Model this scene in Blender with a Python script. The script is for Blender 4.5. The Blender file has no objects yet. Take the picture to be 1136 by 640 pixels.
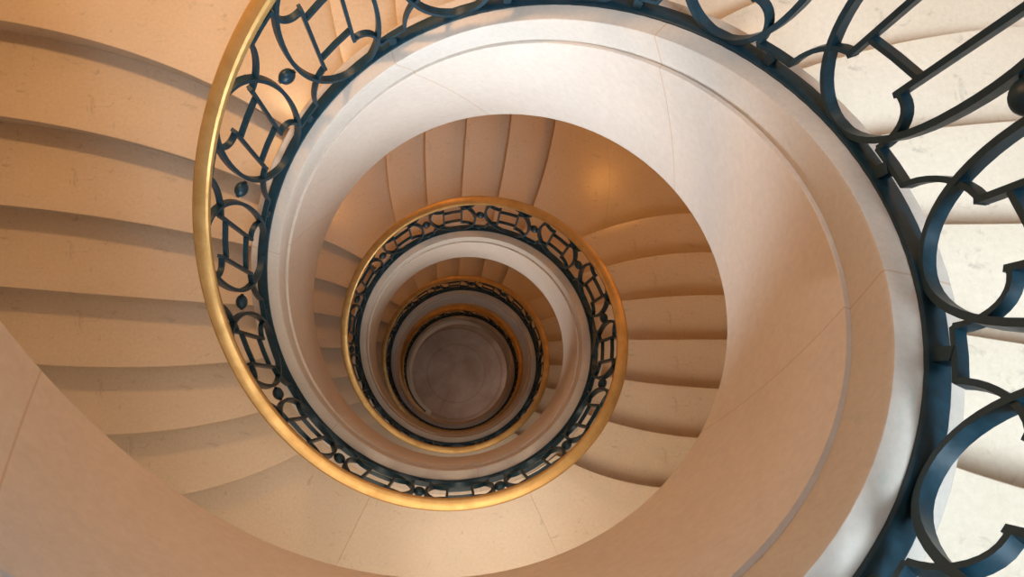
import bpy, bmesh, math
from mathutils import Vector, Matrix

# ------------------------------------------------------------------ scale and fitted stair geometry
S = 0.8                                   # well radius in metres: every length below is in well radii
ZF = -16.47                               # ground floor, in well radii, camera at 0
C = bpy.context.scene.collection
RAD = math.pi / 180
TURN, RISE = 3.9558, 3.9558 / 19
H1 = (0.3493, 0.1598, 0.0081, -0.1085, -0.0087, -0.0018)
END = 1311.0                              # the balustrade ends here (degrees of descent)
START = -320.0


def smooth(a, b, x):
    t = min(1.0, max(0.0, (x - a) / (b - a)))
    return t * t * (3 - 2 * t)


def corr(d):
    return 0.45 * min(1.0, max(0.0, (d - 800) / 350.0))


def curb_z(d):
    """height of the curb top along the descent angle d (degrees)"""
    t = d * RAD
    z = -2.0112 - TURN * t / (2 * math.pi)
    for k in range(3):
        z += H1[2 * k] * math.cos((k + 1) * t) + H1[2 * k + 1] * math.sin((k + 1) * t)
    return z + corr(d)


CLS = {0: (116.79, -7.11, -0.29), 1: (132.92, 10.45, -0.48), 2: (147.73, 7.17, -0.41), 3: (162.45, 3.22, -0.05),
       4: (177.56, -1.04, 0.19), 5: (192.12, -4.43, 0.02), 6: (206.47, -7.6, -0.18), 7: (220.95, -9.82, -0.87),
       8: (-51.4, 19.01, 0.17), 9: (-33.04, 10.59, -0.25), 10: (-17.41, 5.21, -0.29), 11: (-2.77, 1.8, -0.64),
       12: (12.19, -2.71, -0.6), 13: (26.84, -5.55, -1.08), 14: (41.59, -9.87, -0.49), 15: (57.94, 6.35, 0.07),
       16: (72.71, 2.66, 0.27), 17: (87.79, -0.74, 0.08), 18: (102.04, -3.71, -0.12)}
OWN = {1: -0.34, 2: -0.26, 3: -0.14, 4: -0.1, 5: -0.06, 6: -0.03, 7: 0.46, 8: 0.66, 9: 0.5, 10: 0.43, 11: 0.17, 12: 0.05,
       13: -0.21, 14: 0.01, 15: 0.08, 16: -0.13, 17: -0.22, 18: -0.18, 19: 0.02, 20: 0.91, 21: 1.03, 22: 0.41, 23: 0.2,
       24: 0.12, 25: 0.06, 26: -0.91, 27: -1.32, 28: -2.13, 29: -1.58, 30: -1.82, 31: -1.81, 32: -1.73, 33: -1.66,
       34: -0.16, 35: 0.13, 36: 0.22, 37: 0.43, 38: 1.11, 0: -1.14, -1: -0.16, -5: 1.65, -6: 0.86, -7: 0.87, -8: 1.04,
       -9: 0.94, -10: 1.13}


def nosing(n, r):
    m = n % 19
    k = (n - m) // 19
    a, b, c = CLS[m]
    x = r - 1.2
    d = a + b * x + c * x * x + OWN.get(n, 0.0)
    if m == 8 and r > 1.9:
        d -= 8.0 * (r - 1.9) ** 2
    return d + 360 * (k + 1 if m >= 8 else k)


def tread_z(n):
    return -3.5 - RISE * n + corr(nosing(n, 1.2))


def P(d, r, z):
    """angle in degrees, radius and height in well radii -> metres"""
    return Vector((r * math.cos(d * RAD) * S, r * math.sin(d * RAD) * S, (z - ZF) * S))


# ------------------------------------------------------------------ materials
def nodes(name):
    m = bpy.data.materials.new(name)
    m.use_nodes = True
    nt = m.node_tree
    return m, nt, nt.nodes['Principled BSDF']


def N(nt, kind, **kw):
    n = nt.nodes.new(kind)
    for k, v in kw.items():
        if k in n.inputs:
            n.inputs[k].default_value = v
        else:
            setattr(n, k, v)
    return n


def ramp(nt, src, stops):
    r = nt.nodes.new('ShaderNodeValToRGB')
    e = r.color_ramp.elements
    while len(e) < len(stops):
        e.new(0.5)
    for i, (p, c) in enumerate(stops):
        e[i].position = p
        e[i].color = (c[0], c[1], c[2], 1)
    nt.links.new(src, r.inputs[0])
    return r


def mix(nt, fac, a, b, mode='MIX'):
    m = nt.nodes.new('ShaderNodeMix')
    m.data_type = 'RGBA'
    m.blend_type = mode
    for sock, v in ((m.inputs[0], fac), (m.inputs[6], a), (m.inputs[7], b)):
        if hasattr(v, 'is_linked'):
            nt.links.new(v, sock)
        elif isinstance(v, (int, float)):
            sock.default_value = v
        else:
            sock.default_value = (v[0], v[1], v[2], 1)
    return m.outputs[2]


def stone(name, base, dark, spot, rough=0.5, scale=1.0, spots=0.55, joints=False, bump=0.012):
    m, nt, b = nodes(name)
    tc = nt.nodes.new('ShaderNodeTexCoord')
    n1 = N(nt, 'ShaderNodeTexNoise', Scale=2.2 * scale, Detail=6.0, Roughness=0.6)
    n2 = N(nt, 'ShaderNodeTexNoise', Scale=16.0 * scale, Detail=8.0, Roughness=0.65, Distortion=1.2)
    n3 = N(nt, 'ShaderNodeTexNoise', Scale=60.0 * scale, Detail=4.0, Roughness=0.7)
    for n in (n1, n2, n3):
        nt.links.new(tc.outputs['Object'], n.inputs['Vector'])
    c = ramp(nt, n1.outputs[0], [(0.3, dark), (0.7, base)]).outputs[0]
    sp = ramp(nt, n2.outputs[0], [(0.60, (0, 0, 0)), (0.72, (1, 1, 1))])
    c = mix(nt, sp.outputs[0], c, mix(nt, spots, c, spot))
    n4 = N(nt, 'ShaderNodeTexNoise', Scale=34.0 * scale, Detail=10.0, Roughness=0.75, Distortion=2.2)
    nt.links.new(tc.outputs['Object'], n4.inputs['Vector'])
    sp2 = ramp(nt, n4.outputs[0], [(0.63, (0, 0, 0)), (0.69, (1, 1, 1))])
    c = mix(nt, sp2.outputs[0], c, mix(nt, min(1.0, spots * 0.8), c, spot))
    fine = ramp(nt, n3.outputs[0], [(0.25, (0.90, 0.89, 0.88)), (0.7, (1.03, 1.03, 1.03))])
    c = mix(nt, 1.0, c, fine.outputs[0], 'MULTIPLY')
    height = n3.outputs[0]
    if joints:                            # fine mortar joints between the curved blocks, laid out in the mesh's own UVs
        uv = nt.nodes.new('ShaderNodeSeparateXYZ')
        nt.links.new(tc.outputs['UV'], uv.inputs[0])
        fr = N(nt, 'ShaderNodeMath', operation='FRACT')
        nt.links.new(uv.outputs[0], fr.inputs[0])
        sub = N(nt, 'ShaderNodeMath', operation='SUBTRACT')
        sub.inputs[1].default_value = 0.5
        nt.links.new(fr.outputs[0], sub.inputs[0])
        ab = N(nt, 'ShaderNodeMath', operation='ABSOLUTE')
        nt.links.new(sub.outputs[0], ab.inputs[0])
        ln = ramp(nt, ab.outputs[0], [(0.0, (1, 1, 1)), (0.0016, (1, 1, 1)), (0.0028, (0, 0, 0))])
        c = mix(nt, ln.outputs[0], c, mix(nt, 0.55, c, (0.36, 0.2, 0.09)))
    nt.links.new(c, b.inputs['Base Color'])
    b.inputs['Roughness'].default_value = rough
    b.inputs['Specular IOR Level'].default_value = 0.35
    bp = N(nt, 'ShaderNodeBump', Strength=bump, Distance=0.01)
    nt.links.new(height, bp.inputs['Height'])
    nt.links.new(bp.outputs[0], b.inputs['Normal'])
    return m


M_TREAD = stone('tread_limestone', (0.58, 0.49, 0.385), (0.53, 0.44, 0.335), (0.30, 0.26, 0.21), rough=0.27)
M_STRING = stone('string_limestone', (0.57, 0.495, 0.425), (0.53, 0.45, 0.38), (0.46, 0.42, 0.33), rough=0.55, scale=0.7, spots=0.3, joints=True)
M_COPING = stone('coping_limestone', (0.50, 0.445, 0.385), (0.46, 0.405, 0.345), (0.37, 0.40, 0.34), rough=0.55, spots=0.5, joints=True)
M_WALL = stone('wall_stone', (0.5, 0.43, 0.35), (0.46, 0.39, 0.31), (0.42, 0.44, 0.35), rough=0.7, scale=0.5, spots=0.3)

m, nt, b = nodes('painted_iron')
tc = nt.nodes.new('ShaderNodeTexCoord')
n1 = N(nt, 'ShaderNodeTexNoise', Scale=45.0, Detail=5.0, Roughness=0.6)
nt.links.new(tc.outputs['Object'], n1.inputs['Vector'])
r1 = ramp(nt, n1.outputs[0], [(0.3, (0.005, 0.018, 0.025)), (0.7, (0.009, 0.034, 0.050))])
nt.links.new(r1.outputs[0], b.inputs['Base Color'])
r2 = ramp(nt, n1.outputs[0], [(0.3, (0.36, 0.36, 0.36)), (0.7, (0.5, 0.5, 0.5))])
nt.links.new(r2.outputs[0], b.inputs['Roughness'])
b.inputs['Specular IOR Level'].default_value = 0.28
bp = N(nt, 'ShaderNodeBump', Strength=0.15, Distance=0.004)
nt.links.new(n1.outputs[0], bp.inputs['Height'])
nt.links.new(bp.outputs[0], b.inputs['Normal'])
M_IRON = m

m, nt, b = nodes('worn_brass')
tc = nt.nodes.new('ShaderNodeTexCoord')
n1 = N(nt, 'ShaderNodeTexNoise', Scale=9.0, Detail=6.0, Roughness=0.65)
nt.links.new(tc.outputs['Object'], n1.inputs['Vector'])
r1 = ramp(nt, n1.outputs[0], [(0.3, (0.40, 0.235, 0.075)), (0.7, (0.56, 0.355, 0.135))])
nt.links.new(r1.outputs[0], b.inputs['Base Color'])
r2 = ramp(nt, n1.outputs[0], [(0.3, (0.60, 0.60, 0.60)), (0.7, (0.48, 0.48, 0.48))])
nt.links.new(r2.outputs[0], b.inputs['Roughness'])
b.inputs['Metallic'].default_value = 0.7
M_BRASS = m

m, nt, b = nodes('hall_floor_stone')
tc = nt.nodes.new('ShaderNodeTexCoord')
ln = N(nt, 'ShaderNodeVectorMath', operation='LENGTH')
nt.links.new(tc.outputs['Object'], ln.inputs[0])
n1 = N(nt, 'ShaderNodeTexNoise', Scale=1.6, Detail=8.0, Roughness=0.65, Distortion=0.6)
nt.links.new(tc.outputs['Object'], n1.inputs['Vector'])
c = ramp(nt, n1.outputs[0], [(0.3, (0.30, 0.20, 0.15)), (0.5, (0.42, 0.31, 0.26)), (0.7, (0.52, 0.42, 0.38))]).outputs[0]
rg = ramp(nt, ln.outputs['Value'], [(0.0, (1.1, 1.12, 1.15)), (0.05, (1.1, 1.12, 1.15)), (0.3, (1, 1, 1)), (0.505, (1, 1, 1)),
                                    (0.515, (0.85, 0.82, 0.80)), (0.53, (0.85, 0.82, 0.80)), (0.54, (1, 1, 1)),
                                    (0.80, (1, 1, 1)), (0.81, (0.75, 0.68, 0.6)), (0.83, (0.75, 0.68, 0.6)), (0.84, (0.95, 0.9, 0.84))])
c = mix(nt, 1.0, c, rg.outputs[0], 'MULTIPLY')
nt.links.new(c, b.inputs['Base Color'])
b.inputs['Roughness'].default_value = 0.45
M_FLOOR = m

m, nt, b = nodes('daylit_glass')
b.inputs['Base Color'].default_value = (0.8, 0.85, 0.9, 1)
b.inputs['Emission Color'].default_value = (0.80, 0.90, 1.0, 1)
M_PANE = m
m, nt, b = nodes('window_paint')
b.inputs['Base Color'].default_value = (0.6, 0.58, 0.54, 1)
b.inputs['Roughness'].default_value = 0.4
M_FRAME = m


# ------------------------------------------------------------------ object helpers
def link(name, bm, mat, parent=None, smooth_angle=None, at=None):
    """one mesh object with its origin at the middle of its base"""
    bmesh.ops.recalc_face_normals(bm, faces=bm.faces[:])
    lo = Vector((min(v.co.x for v in bm.verts), min(v.co.y for v in bm.verts), min(v.co.z for v in bm.verts)))
    hi = Vector((max(v.co.x for v in bm.verts), max(v.co.y for v in bm.verts), max(v.co.z for v in bm.verts)))
    o = at if at is not None else Vector(((lo.x + hi.x) / 2, (lo.y + hi.y) / 2, lo.z))
    for v in bm.verts:
        v.co -= o
    me = bpy.data.meshes.new(name)
    if smooth_angle is not None:
        for f in bm.faces:
            f.smooth = True
        lim = smooth_angle * RAD
        for e in bm.edges:
            if len(e.link_faces) == 2 and e.calc_face_angle(0) > lim:
                e.smooth = False
    bm.to_mesh(me)
    bm.free()
    me.materials.append(mat)
    ob = bpy.data.objects.new(name, me)
    C.objects.link(ob)
    if parent is not None:
        ob.parent = parent
        w = Vector((0, 0, 0))
        q = parent
        while q is not None:
            w += q.location
            q = q.parent
        ob.location = o - w
    else:
        ob.location = o
    return ob


def thing(name, loc, label, cat, group=None):
    o = bpy.data.objects.new(name, None)
    C.objects.link(o)
    o.location = loc
    o.empty_display_size = 0.2
    o['label'] = label
    o['category'] = cat
    if group:
        o['group'] = group
    return o


def structure(ob, label):
    ob['kind'] = 'structure'
    ob['label'] = label
    return ob


def loft(bm, rings, closed=True, caps=True, uvs=None):
    """rings: list of vertex-position lists"""
    lay = bm.loops.layers.uv.verify() if uvs else None
    vs = [[bm.verts.new(p) for p in ring] for ring in rings]
    n = len(vs[0])
    for i in range(len(vs) - 1):
        for j in range(n if closed else n - 1):
            k = (j + 1) % n
            f = bm.faces.new((vs[i][j], vs[i + 1][j], vs[i + 1][k], vs[i][k]))
            if uvs:
                for lp, (a, c_) in zip(f.loops, ((i, j), (i + 1, j), (i + 1, k), (i, k))):
                    lp[lay].uv = uvs[a][c_]
    if caps:
        bm.faces.new(vs[0])
        bm.faces.new(list(reversed(vs[-1])))
    return vs


def sweep(profile, d0, d1, step, uv=None, base=curb_z):
    """closed profile of (radius, height above the curb) carried down the helix"""
    bm = bmesh.new()
    n = max(2, int(round((d1 - d0) / step)))
    rings, uvs = [], []
    for i in range(n + 1):
        d = d0 + (d1 - d0) * i / n
        z = base(d)
        rings.append([P(d, r, z + h) for r, h in profile])
        if uv:
            uvs.append([uv(d, h) for r, h in profile])
    loft(bm, rings, uvs=uvs if uv else None)
    return bm


# ------------------------------------------------------------------ the spiral string (curb) of the stair
def joint_uv(d, h):
    return ((d + 12.5 - 28.0 * h) / 58.4 + 0.5, h)


SE = END + 7
string = thing('stair_string', P(90, 1.0, curb_z(SE) - 0.9),
               'pale limestone curb wall spiralling down around the open well under the iron balustrade', 'stair wall')
face_prof = [(0.985, -0.5), (0.985, -0.91), (0.99, -0.9231), (1.165, -0.9231), (1.165, -0.5), (1.165, -0.16), (0.9868, -0.16), (0.985, -0.1625)]
link('curb_wall', sweep(face_prof, START, SE, 3.0, joint_uv), M_STRING, string, 40)
cop_prof = [(1.0, -0.16), (1.0, -0.012), (1.004, -0.003), (1.012, 0.0), (1.158, 0.0), (1.165, -0.008), (1.165, -0.16)]
link('coping', sweep(cop_prof, START, SE, 3.0, joint_uv), M_COPING, string, 40)


# ------------------------------------------------------------------ steps and landings
R_IN, R_OUT = 1.1655, 2.95
NR = 22


def step_block(n, back=None, front=None, r0=R_IN, r1=R_OUT, z=None, flat_front=False, deep=0.75):
    """one stone tread with rounded nosing and riser, down to its rough underside"""
    bm = bmesh.new()
    zt = tread_z(n) if z is None else z
    rings = []
    sb = 0.034
    span = None
    for i in range(NR + 1):
        r = r0 + (r1 - r0) * i / NR
        k = 1 / (r * RAD)
        b_ = (nosing(n - 1, r) - sb * k) if back is None else back(r)
        f_ = nosing(n, r) if front is None else front(r)
        if flat_front:
            f_ -= 0.001 * k
            e0, e1 = b_ + 0.001 * k, f_ - 0.001 * k
            nose = [(f_, -0.001)]
            head = [(b_, -0.001)]
            fb = f_
        else:
            e0, e1 = b_, f_ - 0.007 * k
            nose = [(f_ - 0.002 * k, -0.0015), (f_, -0.006), (f_ - 0.001 * k, -0.014),
                    (f_ - 0.010 * k, -0.026), (f_ - 0.028 * k, -0.040), (f_ - sb * k, -0.05)]
            head = []
            fb = f_ - sb * k
        if span is None:
            span = max(1, int(round(abs(e1 - e0) / 4.0)))
        top = [(e0 + (e1 - e0) * q / span, 0) for q in range(span + 1)]
        low = [(fb + (b_ - fb) * q / span, -deep) for q in range(span + 1)]
        sec = head + top + nose + low
        rings.append([P(d, r, zt + h) for d, h in sec])
    vs = loft(bm, rings, caps=False)
    nh, nn = len(head), len(nose)
    for row in (vs[0], vs[-1]):            # end faces in narrow strips so that they follow the curve
        tp = row[nh:nh + span + 1]
        nz = row[nh + span + 1:nh + span + 1 + nn]
        lw = row[nh + span + 1 + nn:]
        for q in range(span):
            bm.faces.new((tp[q], tp[q + 1], lw[span - q - 1], lw[span - q]))
        bm.faces.new([tp[-1]] + list(nz) + [lw[0]])
        if head:
            bm.faces.new((row[0], tp[0], lw[-1]))
    return bm


def flight(ns, label):
    mid = ns[len(ns) // 2]
    t = thing('stair_flight', P(nosing(mid, 2), 2.0, tread_z(ns[-1]) - 0.75), label, 'stairs', 'flights of limestone steps around the well')
    for n in ns:
        link('step', step_block(n), M_TREAD, t, 22)
    return t


def landing(n, label, joints=()):
    t = thing('stair_landing', P(nosing(n, 2) - 15, 2.0, tread_z(n) - 0.75), label, 'landing', 'limestone landings between the flights')
    cuts = [None] + list(joints) + [None]
    for i in range(len(cuts) - 1):
        last = i == len(cuts) - 2
        link('paving_slab', step_block(n, back=cuts[i], front=cuts[i + 1], flat_front=not last), M_TREAD, t, 22)
    return t


def const(d):
    return lambda r: d


# flights run between landing B, landing C and the long landing A on every storey
flight(range(-17, -11), 'topmost flight of limestone steps beyond the lower-left curb, above the big tan steps')
tC = thing('stair_landing', P(-270, 2.0, tread_z(-18) - 0.3), 'unseen topmost limestone landing widened to shade the upper edge of the well', 'landing', 'limestone landings between the flights')
link('paving_slab', step_block(-18, back=lambda r: -318.0, deep=0.3), M_TREAD, tC, 35)  # unseen slab, widened to keep skylight off the steps and coping below
landing(-11, 'topmost long limestone landing at the lower right, behind the iron panel nearest the camera', (const(-109.0), const(-66.0)))
flight(range(-10, -4), 'flight of bright white limestone steps seen through the large iron ovals at right')
landing(-4, 'sunlit limestone landing at the top right behind the iron ovals, above the white steps')
flight(range(-3, 1), 'short flight of pale limestone steps at the top edge behind the iron ovals')
landing(1, 'tan limestone landing in the upper left corner beside the brass handrail')
flight(range(2, 8), 'flight of broad tan limestone steps fanning out at left beside the brass handrail')
landing(8, 'long pale limestone landing at the bottom below the largest brass handrail curve', (const(244.0), const(294.5)))
flight(range(9, 15), 'flight of shaded limestone steps right of the second brass handrail ring')
# landing B is paved with two slabs: an outer triangular one and the rest
tB = thing('stair_landing', P(400, 2.0, tread_z(15) - 0.75),
           'lamp-lit amber limestone landing at the upper right of the second handrail ring', 'landing', 'limestone landings between the flights')
back15 = lambda r: nosing(14, r) - 0.034 / (r * RAD)
line15 = lambda r: max(back15(r), 360 + 40.3 + (r - 1.9) * 23.5)
link('paving_slab', step_block(15, back=line15), M_TREAD, tB, 22)
link('paving_slab', step_block(15, front=lambda r: max(line15(r), back15(r) + 0.3), flat_front=True, r0=1.72), M_TREAD, tB, 22)
flight(range(16, 20), 'short flight of amber limestone steps directly above the second handrail ring')
landing(20, 'amber limestone landing at the upper left of the second handrail ring')
flight(range(21, 27), 'flight of dim tan limestone steps left of the second handrail ring')
landing(27, 'limestone landing under the lower edge of the second handrail ring', (const(360 + 244.0), const(360 + 294.5)))
flight(range(28, 34), 'flight of small brown limestone steps right of the third handrail ring')
landing(34, 'brown limestone landing at the upper right of the third handrail ring')
flight(range(35, 39), 'short flight of brown limestone steps directly above the third handrail ring')
landing(39, 'brown limestone landing at the upper left of the third handrail ring')
flight(range(40, 46), 'flight of small dark limestone steps left of the third handrail ring')
landing(46, 'dark limestone landing under the lower edge of the third handrail ring')
flight(range(47, 53), 'flight of dark limestone steps right of the innermost handrail ring')
landing(53, 'dark limestone landing at the upper right of the innermost handrail ring')
flight(range(54, 58), 'short flight of dark limestone steps directly above the innermost handrail ring')
landing(58, 'dark limestone landing at the upper left of the innermost handrail ring')
flight(range(59, 64), 'lowest flight of dark limestone steps left of the hall floor')

# ------------------------------------------------------------------ the balustrade
rail = thing('stair_balustrade', P(90, 1.09, curb_z(END)), 'dark blue-green wrought iron balustrade with brass handrail spiralling down the well', 'railing')
base_prof = [(1.066, 0.0), (1.066, 0.010), (1.069, 0.013), (1.119, 0.013), (1.122, 0.010), (1.122, 0.0)]
ob = link('base_rail', sweep(base_prof, START, END, 2.5), M_IRON, rail, 40)
top_prof = [(1.070, 0.962), (1.070, 0.985), (1.106, 0.985), (1.106, 0.962)]
link('top_rail', sweep(top_prof, START, END - 1.5, 2.5), M_IRON, rail, 40)
hand_prof = [(1.058, 0.983), (1.0505, 0.990), (1.0485, 1.003), (1.051, 1.019), (1.059, 1.029), (1.075, 1.0345), (1.095, 1.0345),
             (1.111, 1.029), (1.119, 1.019), (1.1215, 1.003), (1.1195, 0.990), (1.112, 0.983)]
ob = link('handrail', sweep(hand_prof, START, END, 2.5), M_BRASS, rail, 24)
ob['label'] = 'polished brass handrail'

RP = 1.0925                                # radius of the ironwork


def flat_bar(bm, pts, width, thick, closed=False, r=RP):
    """forged flat bar along points (degrees, z) on the cylinder; width is radial, thick is in the plane of the panel"""
    q = [(d * RAD * r, z) for d, z in pts]
    n = len(q)
    rings = []
    for i in range(n):
        a = q[i - 1] if (i > 0 or closed) else None
        c_ = q[(i + 1) % n] if (i < n - 1 or closed) else None
        t1 = Vector((q[i][0] - a[0], q[i][1] - a[1])).normalized() if a else None
        t2 = Vector((c_[0] - q[i][0], c_[1] - q[i][1])).normalized() if c_ else None
        t1 = t1 or t2
        t2 = t2 or t1
        n1, n2 = Vector((-t1.y, t1.x)), Vector((-t2.y, t2.x))
        nn = n1 + n2
        if nn.length < 1e-4:
            nn = n1.copy()
        nn.normalize()
        k = 1 / max(0.45, nn.dot(n1))
        off = nn * thick / 2 * k
        ring = []
        for su, sw in ((1, -1), (1, 1), (-1, 1), (-1, -1)):
            s = q[i][0] + off.x * su
            z = q[i][1] + off.y * su
            ring.append(P(s / r / RAD, r + sw * width / 2, z))
        rings.append(ring)
    if closed:
        rings.append(rings[0])
        vs = [[bm.verts.new(p) for p in rg_] for rg_ in rings[:-1]]
        vs.append(vs[0])
        for i in range(len(vs) - 1):
            for j in range(4):
                k = (j + 1) % 4
                bm.faces.new((vs[i][j], vs[i + 1][j], vs[i + 1][k], vs[i][k]))
    else:
        loft(bm, rings)


def ball(bm, centre, rr, rx, axis_r, rz, seg=20, rng=12):
    """flattened forged boss: rr radial, rx tangential, rz vertical half size"""
    er = Vector((math.cos(axis_r * RAD), math.sin(axis_r * RAD), 0))
    et = Vector((-er.y, er.x, 0))
    ez = Vector((0, 0, 1))
    rows = []
    for i in range(1, rng):
        a = math.pi * i / rng
        rows.append([bm.verts.new(centre + ez * (rz * math.cos(a)) + (er * (rr * math.cos(2 * math.pi * j / seg)) + et * (rx * math.sin(2 * math.pi * j / seg))) * math.sin(a))
                     for j in range(seg)])
    top, bot = bm.verts.new(centre + ez * rz), bm.verts.new(centre - ez * rz)
    for j in range(seg):
        k = (j + 1) % seg
        bm.faces.new((top, rows[0][j], rows[0][k]))
        bm.faces.new((bot, rows[-1][k], rows[-1][j]))
        for i in range(len(rows) - 1):
            bm.faces.new((rows[i][j], rows[i + 1][j], rows[i + 1][k], rows[i][k]))


GAPS = [3.0, 27.6, 52.6, 78.0, 103.6, 129.0, 153.9, 179.6, 205.2, 231.4, 259.0, 285.6, 311.9, 337.5]   # the balls between the ovals
gaps = sorted(g + 360 * k for g in GAPS for k in range(-1, 4) if START + 8 < g + 360 * k < END - 3)


def arc(cx, cz, sx, n=9):
    """quarter ellipse of the inner frame: from the upright out to the cusp (u offset, h)"""
    return [(cx + sx * 5.2 * math.sin(math.pi / 2 * i / n), cz + 0.19 * (math.cos(math.pi / 2 * i / n))) for i in range(n + 1)]


for i in range(len(gaps) - 1):
    g0, g1 = gaps[i], gaps[i + 1]
    cd, a = (g0 + g1) / 2, (g1 - g0) / 2 - 2.15
    zc = curb_z(cd) + 0.485
    bm = bmesh.new()
    seg = 56 if g0 < 500 else 32
    pts = []
    for k in range(seg):
        t = 2 * math.pi * k / seg
        ct, st = math.cos(t), math.sin(t)
        e = 2 / 2.15
        pts.append((cd + a * math.copysign(abs(ct) ** e, ct), zc + 0.448 * math.copysign(abs(st) ** e, st)))
    flat_bar(bm, pts, 0.032, 0.0175, closed=True)
    oval = link('oval_panel', bm, M_IRON, rail, 40)
    # inner lyre frame: two uprights, two cross bars, four curved ends
    ub = 4.2
    ue = (g1 - g0) / 2 - 3.15             # cusps that meet the link bar
    H = lambda u, h: (cd + u, curb_z(cd + u) + h)
    for sx in (-1, 1):
        bm = bmesh.new()
        flat_bar(bm, [H(sx * ub, 0.245), H(sx * ub, 0.5), H(sx * ub, 0.755)], 0.026, 0.015)
        for up in (0, 1):
            n = 10
            crv = []
            for k in range(n + 1):
                t = math.pi / 2 * k / n
                u = sx * (ub - 0.25 + (ue - ub + 0.25) * math.sin(t))
                h = 0.076 + 0.182 * math.cos(t)
                crv.append(H(u, 0.99 - h if up else h))
            flat_bar(bm, crv, 0.026, 0.014)
        link('lyre_bar', bm, M_IRON, oval, 40)
    for h in (0.335, 0.665):
        bm = bmesh.new()
        flat_bar(bm, [H(-ub + 0.3, h), H(0, h), H(ub - 0.3, h)], 0.023, 0.015)
        link('cross_bar', bm, M_IRON, oval, 40)
    # link bars to the next oval with their short posts, and the forged ball between the ovals
    G = lambda u, h: (g1 + u, curb_z(g1 + u) + h)
    for h, e0, e1 in ((0.075, 0.013, 0.070), (0.915, 0.920, 0.963)):
        bm = bmesh.new()
        flat_bar(bm, [G(-3.2, h), G(0, h), G(3.2, h)], 0.026, 0.015)
        flat_bar(bm, [G(0, e0), G(0, e1)], 0.030, 0.032)
        link('link_bar', bm, M_IRON, oval, 40)
    bm = bmesh.new()
    cz = (curb_z(g1) + 0.495)
    ball(bm, P(g1, RP, cz), 0.029 * S, 0.038 * S, g1, 0.039 * S)
    flat_bar(bm, [(g1 - 2.2, cz), (g1 + 2.2, cz)], 0.014, 0.012)
    link('ball_boss', bm, M_IRON, oval, 60)


# ------------------------------------------------------------------ the hall around the stair
bm = bmesh.new()
ring = [P(d, 3.3, ZF) for d in range(0, 360, 6)]
ring2 = [p - Vector((0, 0, 0.1)) for p in ring]
loft(bm, [ring2, ring])
structure(link('floor', bm, M_FLOOR, at=Vector((0, 0, 0))), 'brown and grey stone hall floor at the foot of the well')

TOPZ = 3.4
bm = bmesh.new()
rings = []
for d in range(0, 361, 6):
    rings.append([P(d, 2.955, ZF), P(d, 2.955, TOPZ), P(d, 3.2, TOPZ), P(d, 3.2, ZF)])
loft(bm, rings, caps=False)
bmesh.ops.remove_doubles(bm, verts=bm.verts[:], dist=1e-5)
structure(link('wall_outer', bm, M_WALL, smooth_angle=40, at=Vector((0, 0, 0))), 'curved stone wall enclosing the stair')

bm = bmesh.new()
rings = []
for d in range(0, 361, 6):
    hole = P(d, 0.95, TOPZ) + Vector((0.3 * S, 0.45 * S, 0))
    rings.append([hole, hole + Vector((0, 0, 0.2 * S)), P(d, 3.2, TOPZ + 0.2), P(d, 3.2, TOPZ)])
loft(bm, rings, caps=False)
bmesh.ops.remove_doubles(bm, verts=bm.verts[:], dist=1e-5)
structure(link('ceiling', bm, M_WALL, at=P(0, 0, TOPZ)), 'ceiling with a round skylight opening over the well')


def arc_plate(d0, d1, z0, z1, r0, r1):
    bm = bmesh.new()
    n = 10
    loft(bm, [[P(d0 + (d1 - d0) * i / n, r, z) for r, z in ((r0, z0), (r0, z1), (r1, z1), (r1, z0))] for i in range(n + 1)])
    return bm


def window(idx, dc, half, z0, z1, strength, colour):
    mat = M_PANE.copy()
    e = mat.node_tree.nodes['Principled BSDF']
    e.inputs['Emission Color'].default_value = (*colour, 1)
    e.inputs['Emission Strength'].default_value = strength
    w = structure(link('window_%d' % idx, arc_plate(dc - half, dc + half, z0, z1, 2.935, 2.95), mat), 'tall stair window full of daylight')
    bm = bmesh.new()
    for a_, b_, c0, c1 in ((dc - half - 1.5, dc - half, z0 - .06, z1 + .06), (dc + half, dc + half + 1.5, z0 - .06, z1 + .06),
                           (dc - half, dc + half, z0 - .06, z0), (dc - half, dc + half, z1, z1 + .06), (dc - 0.5, dc + 0.5, z0, z1)):
        n = 6
        loft(bm, [[P(a_ + (b_ - a_) * i / n, r, z) for r, z in ((2.89, c0), (2.89, c1), (2.934, c1), (2.934, c0))] for i in range(n + 1)])
    link('window_frame', bm, M_FRAME, w)


DAY = (0.86, 0.93, 1.0)
window(1, -53, 12, 1.8, 3.2, 2.0, DAY)
for k in range(3):
    zt = tread_z(8 + 19 * k)
    window(2 + k, -92, 12, zt + 1.2, zt + 2.8, 1.5, (0.9, 0.95, 1.0))

# area lights: daylight through the deep stair windows, and added landing fill
def beam(pos, aim, sx, sy, power, colour, spread):
    l = bpy.data.lights.new('window_daylight', 'AREA')
    l.shape = 'RECTANGLE'
    l.size, l.size_y = sx, sy
    l.energy = power
    l.color = colour
    l.spread = spread * RAD
    o = bpy.data.objects.new('window_daylight', l)
    C.objects.link(o)
    o.location = pos
    o.rotation_euler = (aim - pos).to_track_quat('-Z', 'Y').to_euler()


beam(P(-53, 2.7, 3.0), P(0, 1.75, -1.7), 1.9, 1.4, 60, (0.68, 0.85, 1.0), 54)

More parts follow.
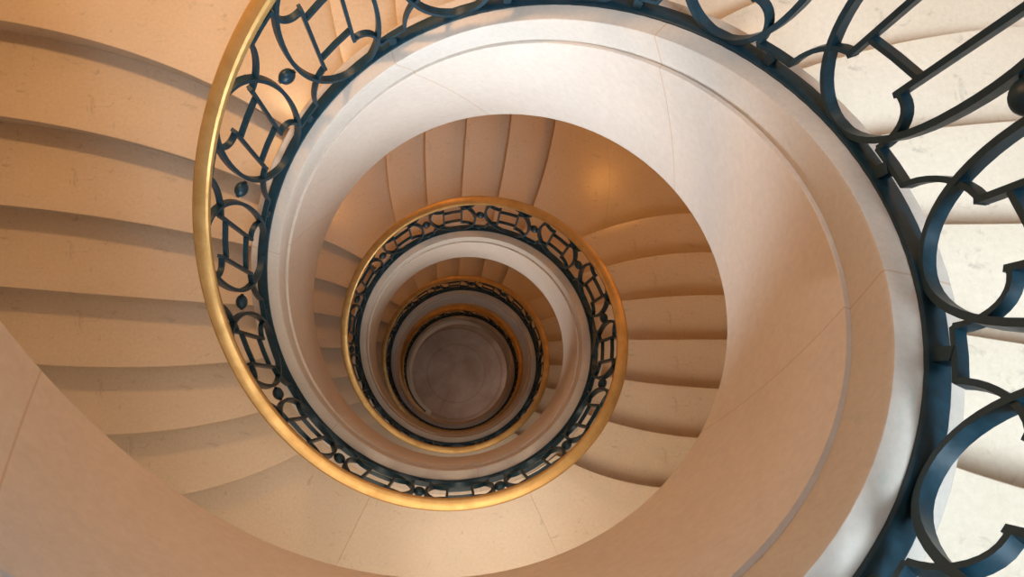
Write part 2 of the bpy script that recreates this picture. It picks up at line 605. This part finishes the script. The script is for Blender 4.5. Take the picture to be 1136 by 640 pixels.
# added fill over the long landings where no lamp hangs, and window daylight
for k in range(2):
    zt = tread_z(8 + 19 * k)
    beam(P(-80, 2.05, zt + 2.9), P(-80, 2.05, zt), 1.3, 1.3, (27, 9)[k], (1.0, 0.80, 0.60), 150)
    beam(P(-92, 2.75, zt + 2.1), P(76, 1.0, zt + 2.55), 0.7, 0.9, (20, 9)[k], ((0.76, 0.88, 1.0), (0.95, 0.92, 0.90))[k], 66)


def lamp(d, r, z, power, colour, size=0.07):
    l = bpy.data.lights.new('lamp_and_fill', 'POINT')
    l.energy = power
    l.color = colour
    l.shadow_soft_size = size
    o = bpy.data.objects.new('lamp_and_fill', l)
    C.objects.link(o)
    o.location = P(d, r, z)


WARM = (1.0, 0.56, 0.24)
AMBER = (1.0, 0.40, 0.075)
for n, d, r, pw, cl in ((-4, 45, 2.62, 9, WARM), (15, 49.5, 2.75, 17, AMBER), (34, 49.5, 2.75, 11, AMBER), (53, 49.5, 2.75, 10, AMBER),
                        (1, 128, 2.05, 58, WARM), (20, 130, 2.62, 18, AMBER), (39, 130, 2.62, 10, AMBER), (58, 130, 2.62, 8, AMBER)):
    lamp(d, r, tread_z(n) + 1.9, pw, cl)
lamp(-20, 2.5, ZF + 1.9, 22, (1.0, 0.86, 0.74))  # added fill light that brightens the hall floor, not a known fitting

w = bpy.data.worlds.new('daylight')
bpy.context.scene.world = w
w.use_nodes = True
bg = w.node_tree.nodes['Background']
bg.inputs[0].default_value = (0.82, 0.92, 1.0, 1)
bg.inputs[1].default_value = 8.0

# ------------------------------------------------------------------ camera
cam = bpy.data.cameras.new('camera')
cam.sensor_width = 36.0
cam.lens = 800.0 / 1136.0 * 36.0
cam.clip_start = 0.02
co = bpy.data.objects.new('camera', cam)
C.objects.link(co)
M = Matrix.Rotation(0.1460, 4, 'X') @ Matrix.Rotation(-0.0755, 4, 'Y')
co.matrix_world = Matrix.Translation(Vector((0.0278 * S, -0.4836 * S, -ZF * S))) @ M
sc = bpy.context.scene
sc.camera = co
sc.view_settings.view_transform = 'Standard'
sc.view_settings.look = 'None'
sc.view_settings.exposure = 0.12
sc.view_settings.gamma = 1.0
sc.view_settings.use_curve_mapping = False
sc.cycles.use_denoising = True
sc.cycles.max_bounces = 10
sc.cycles.diffuse_bounces = 6
sc.cycles.sample_clamp_indirect = 6.0
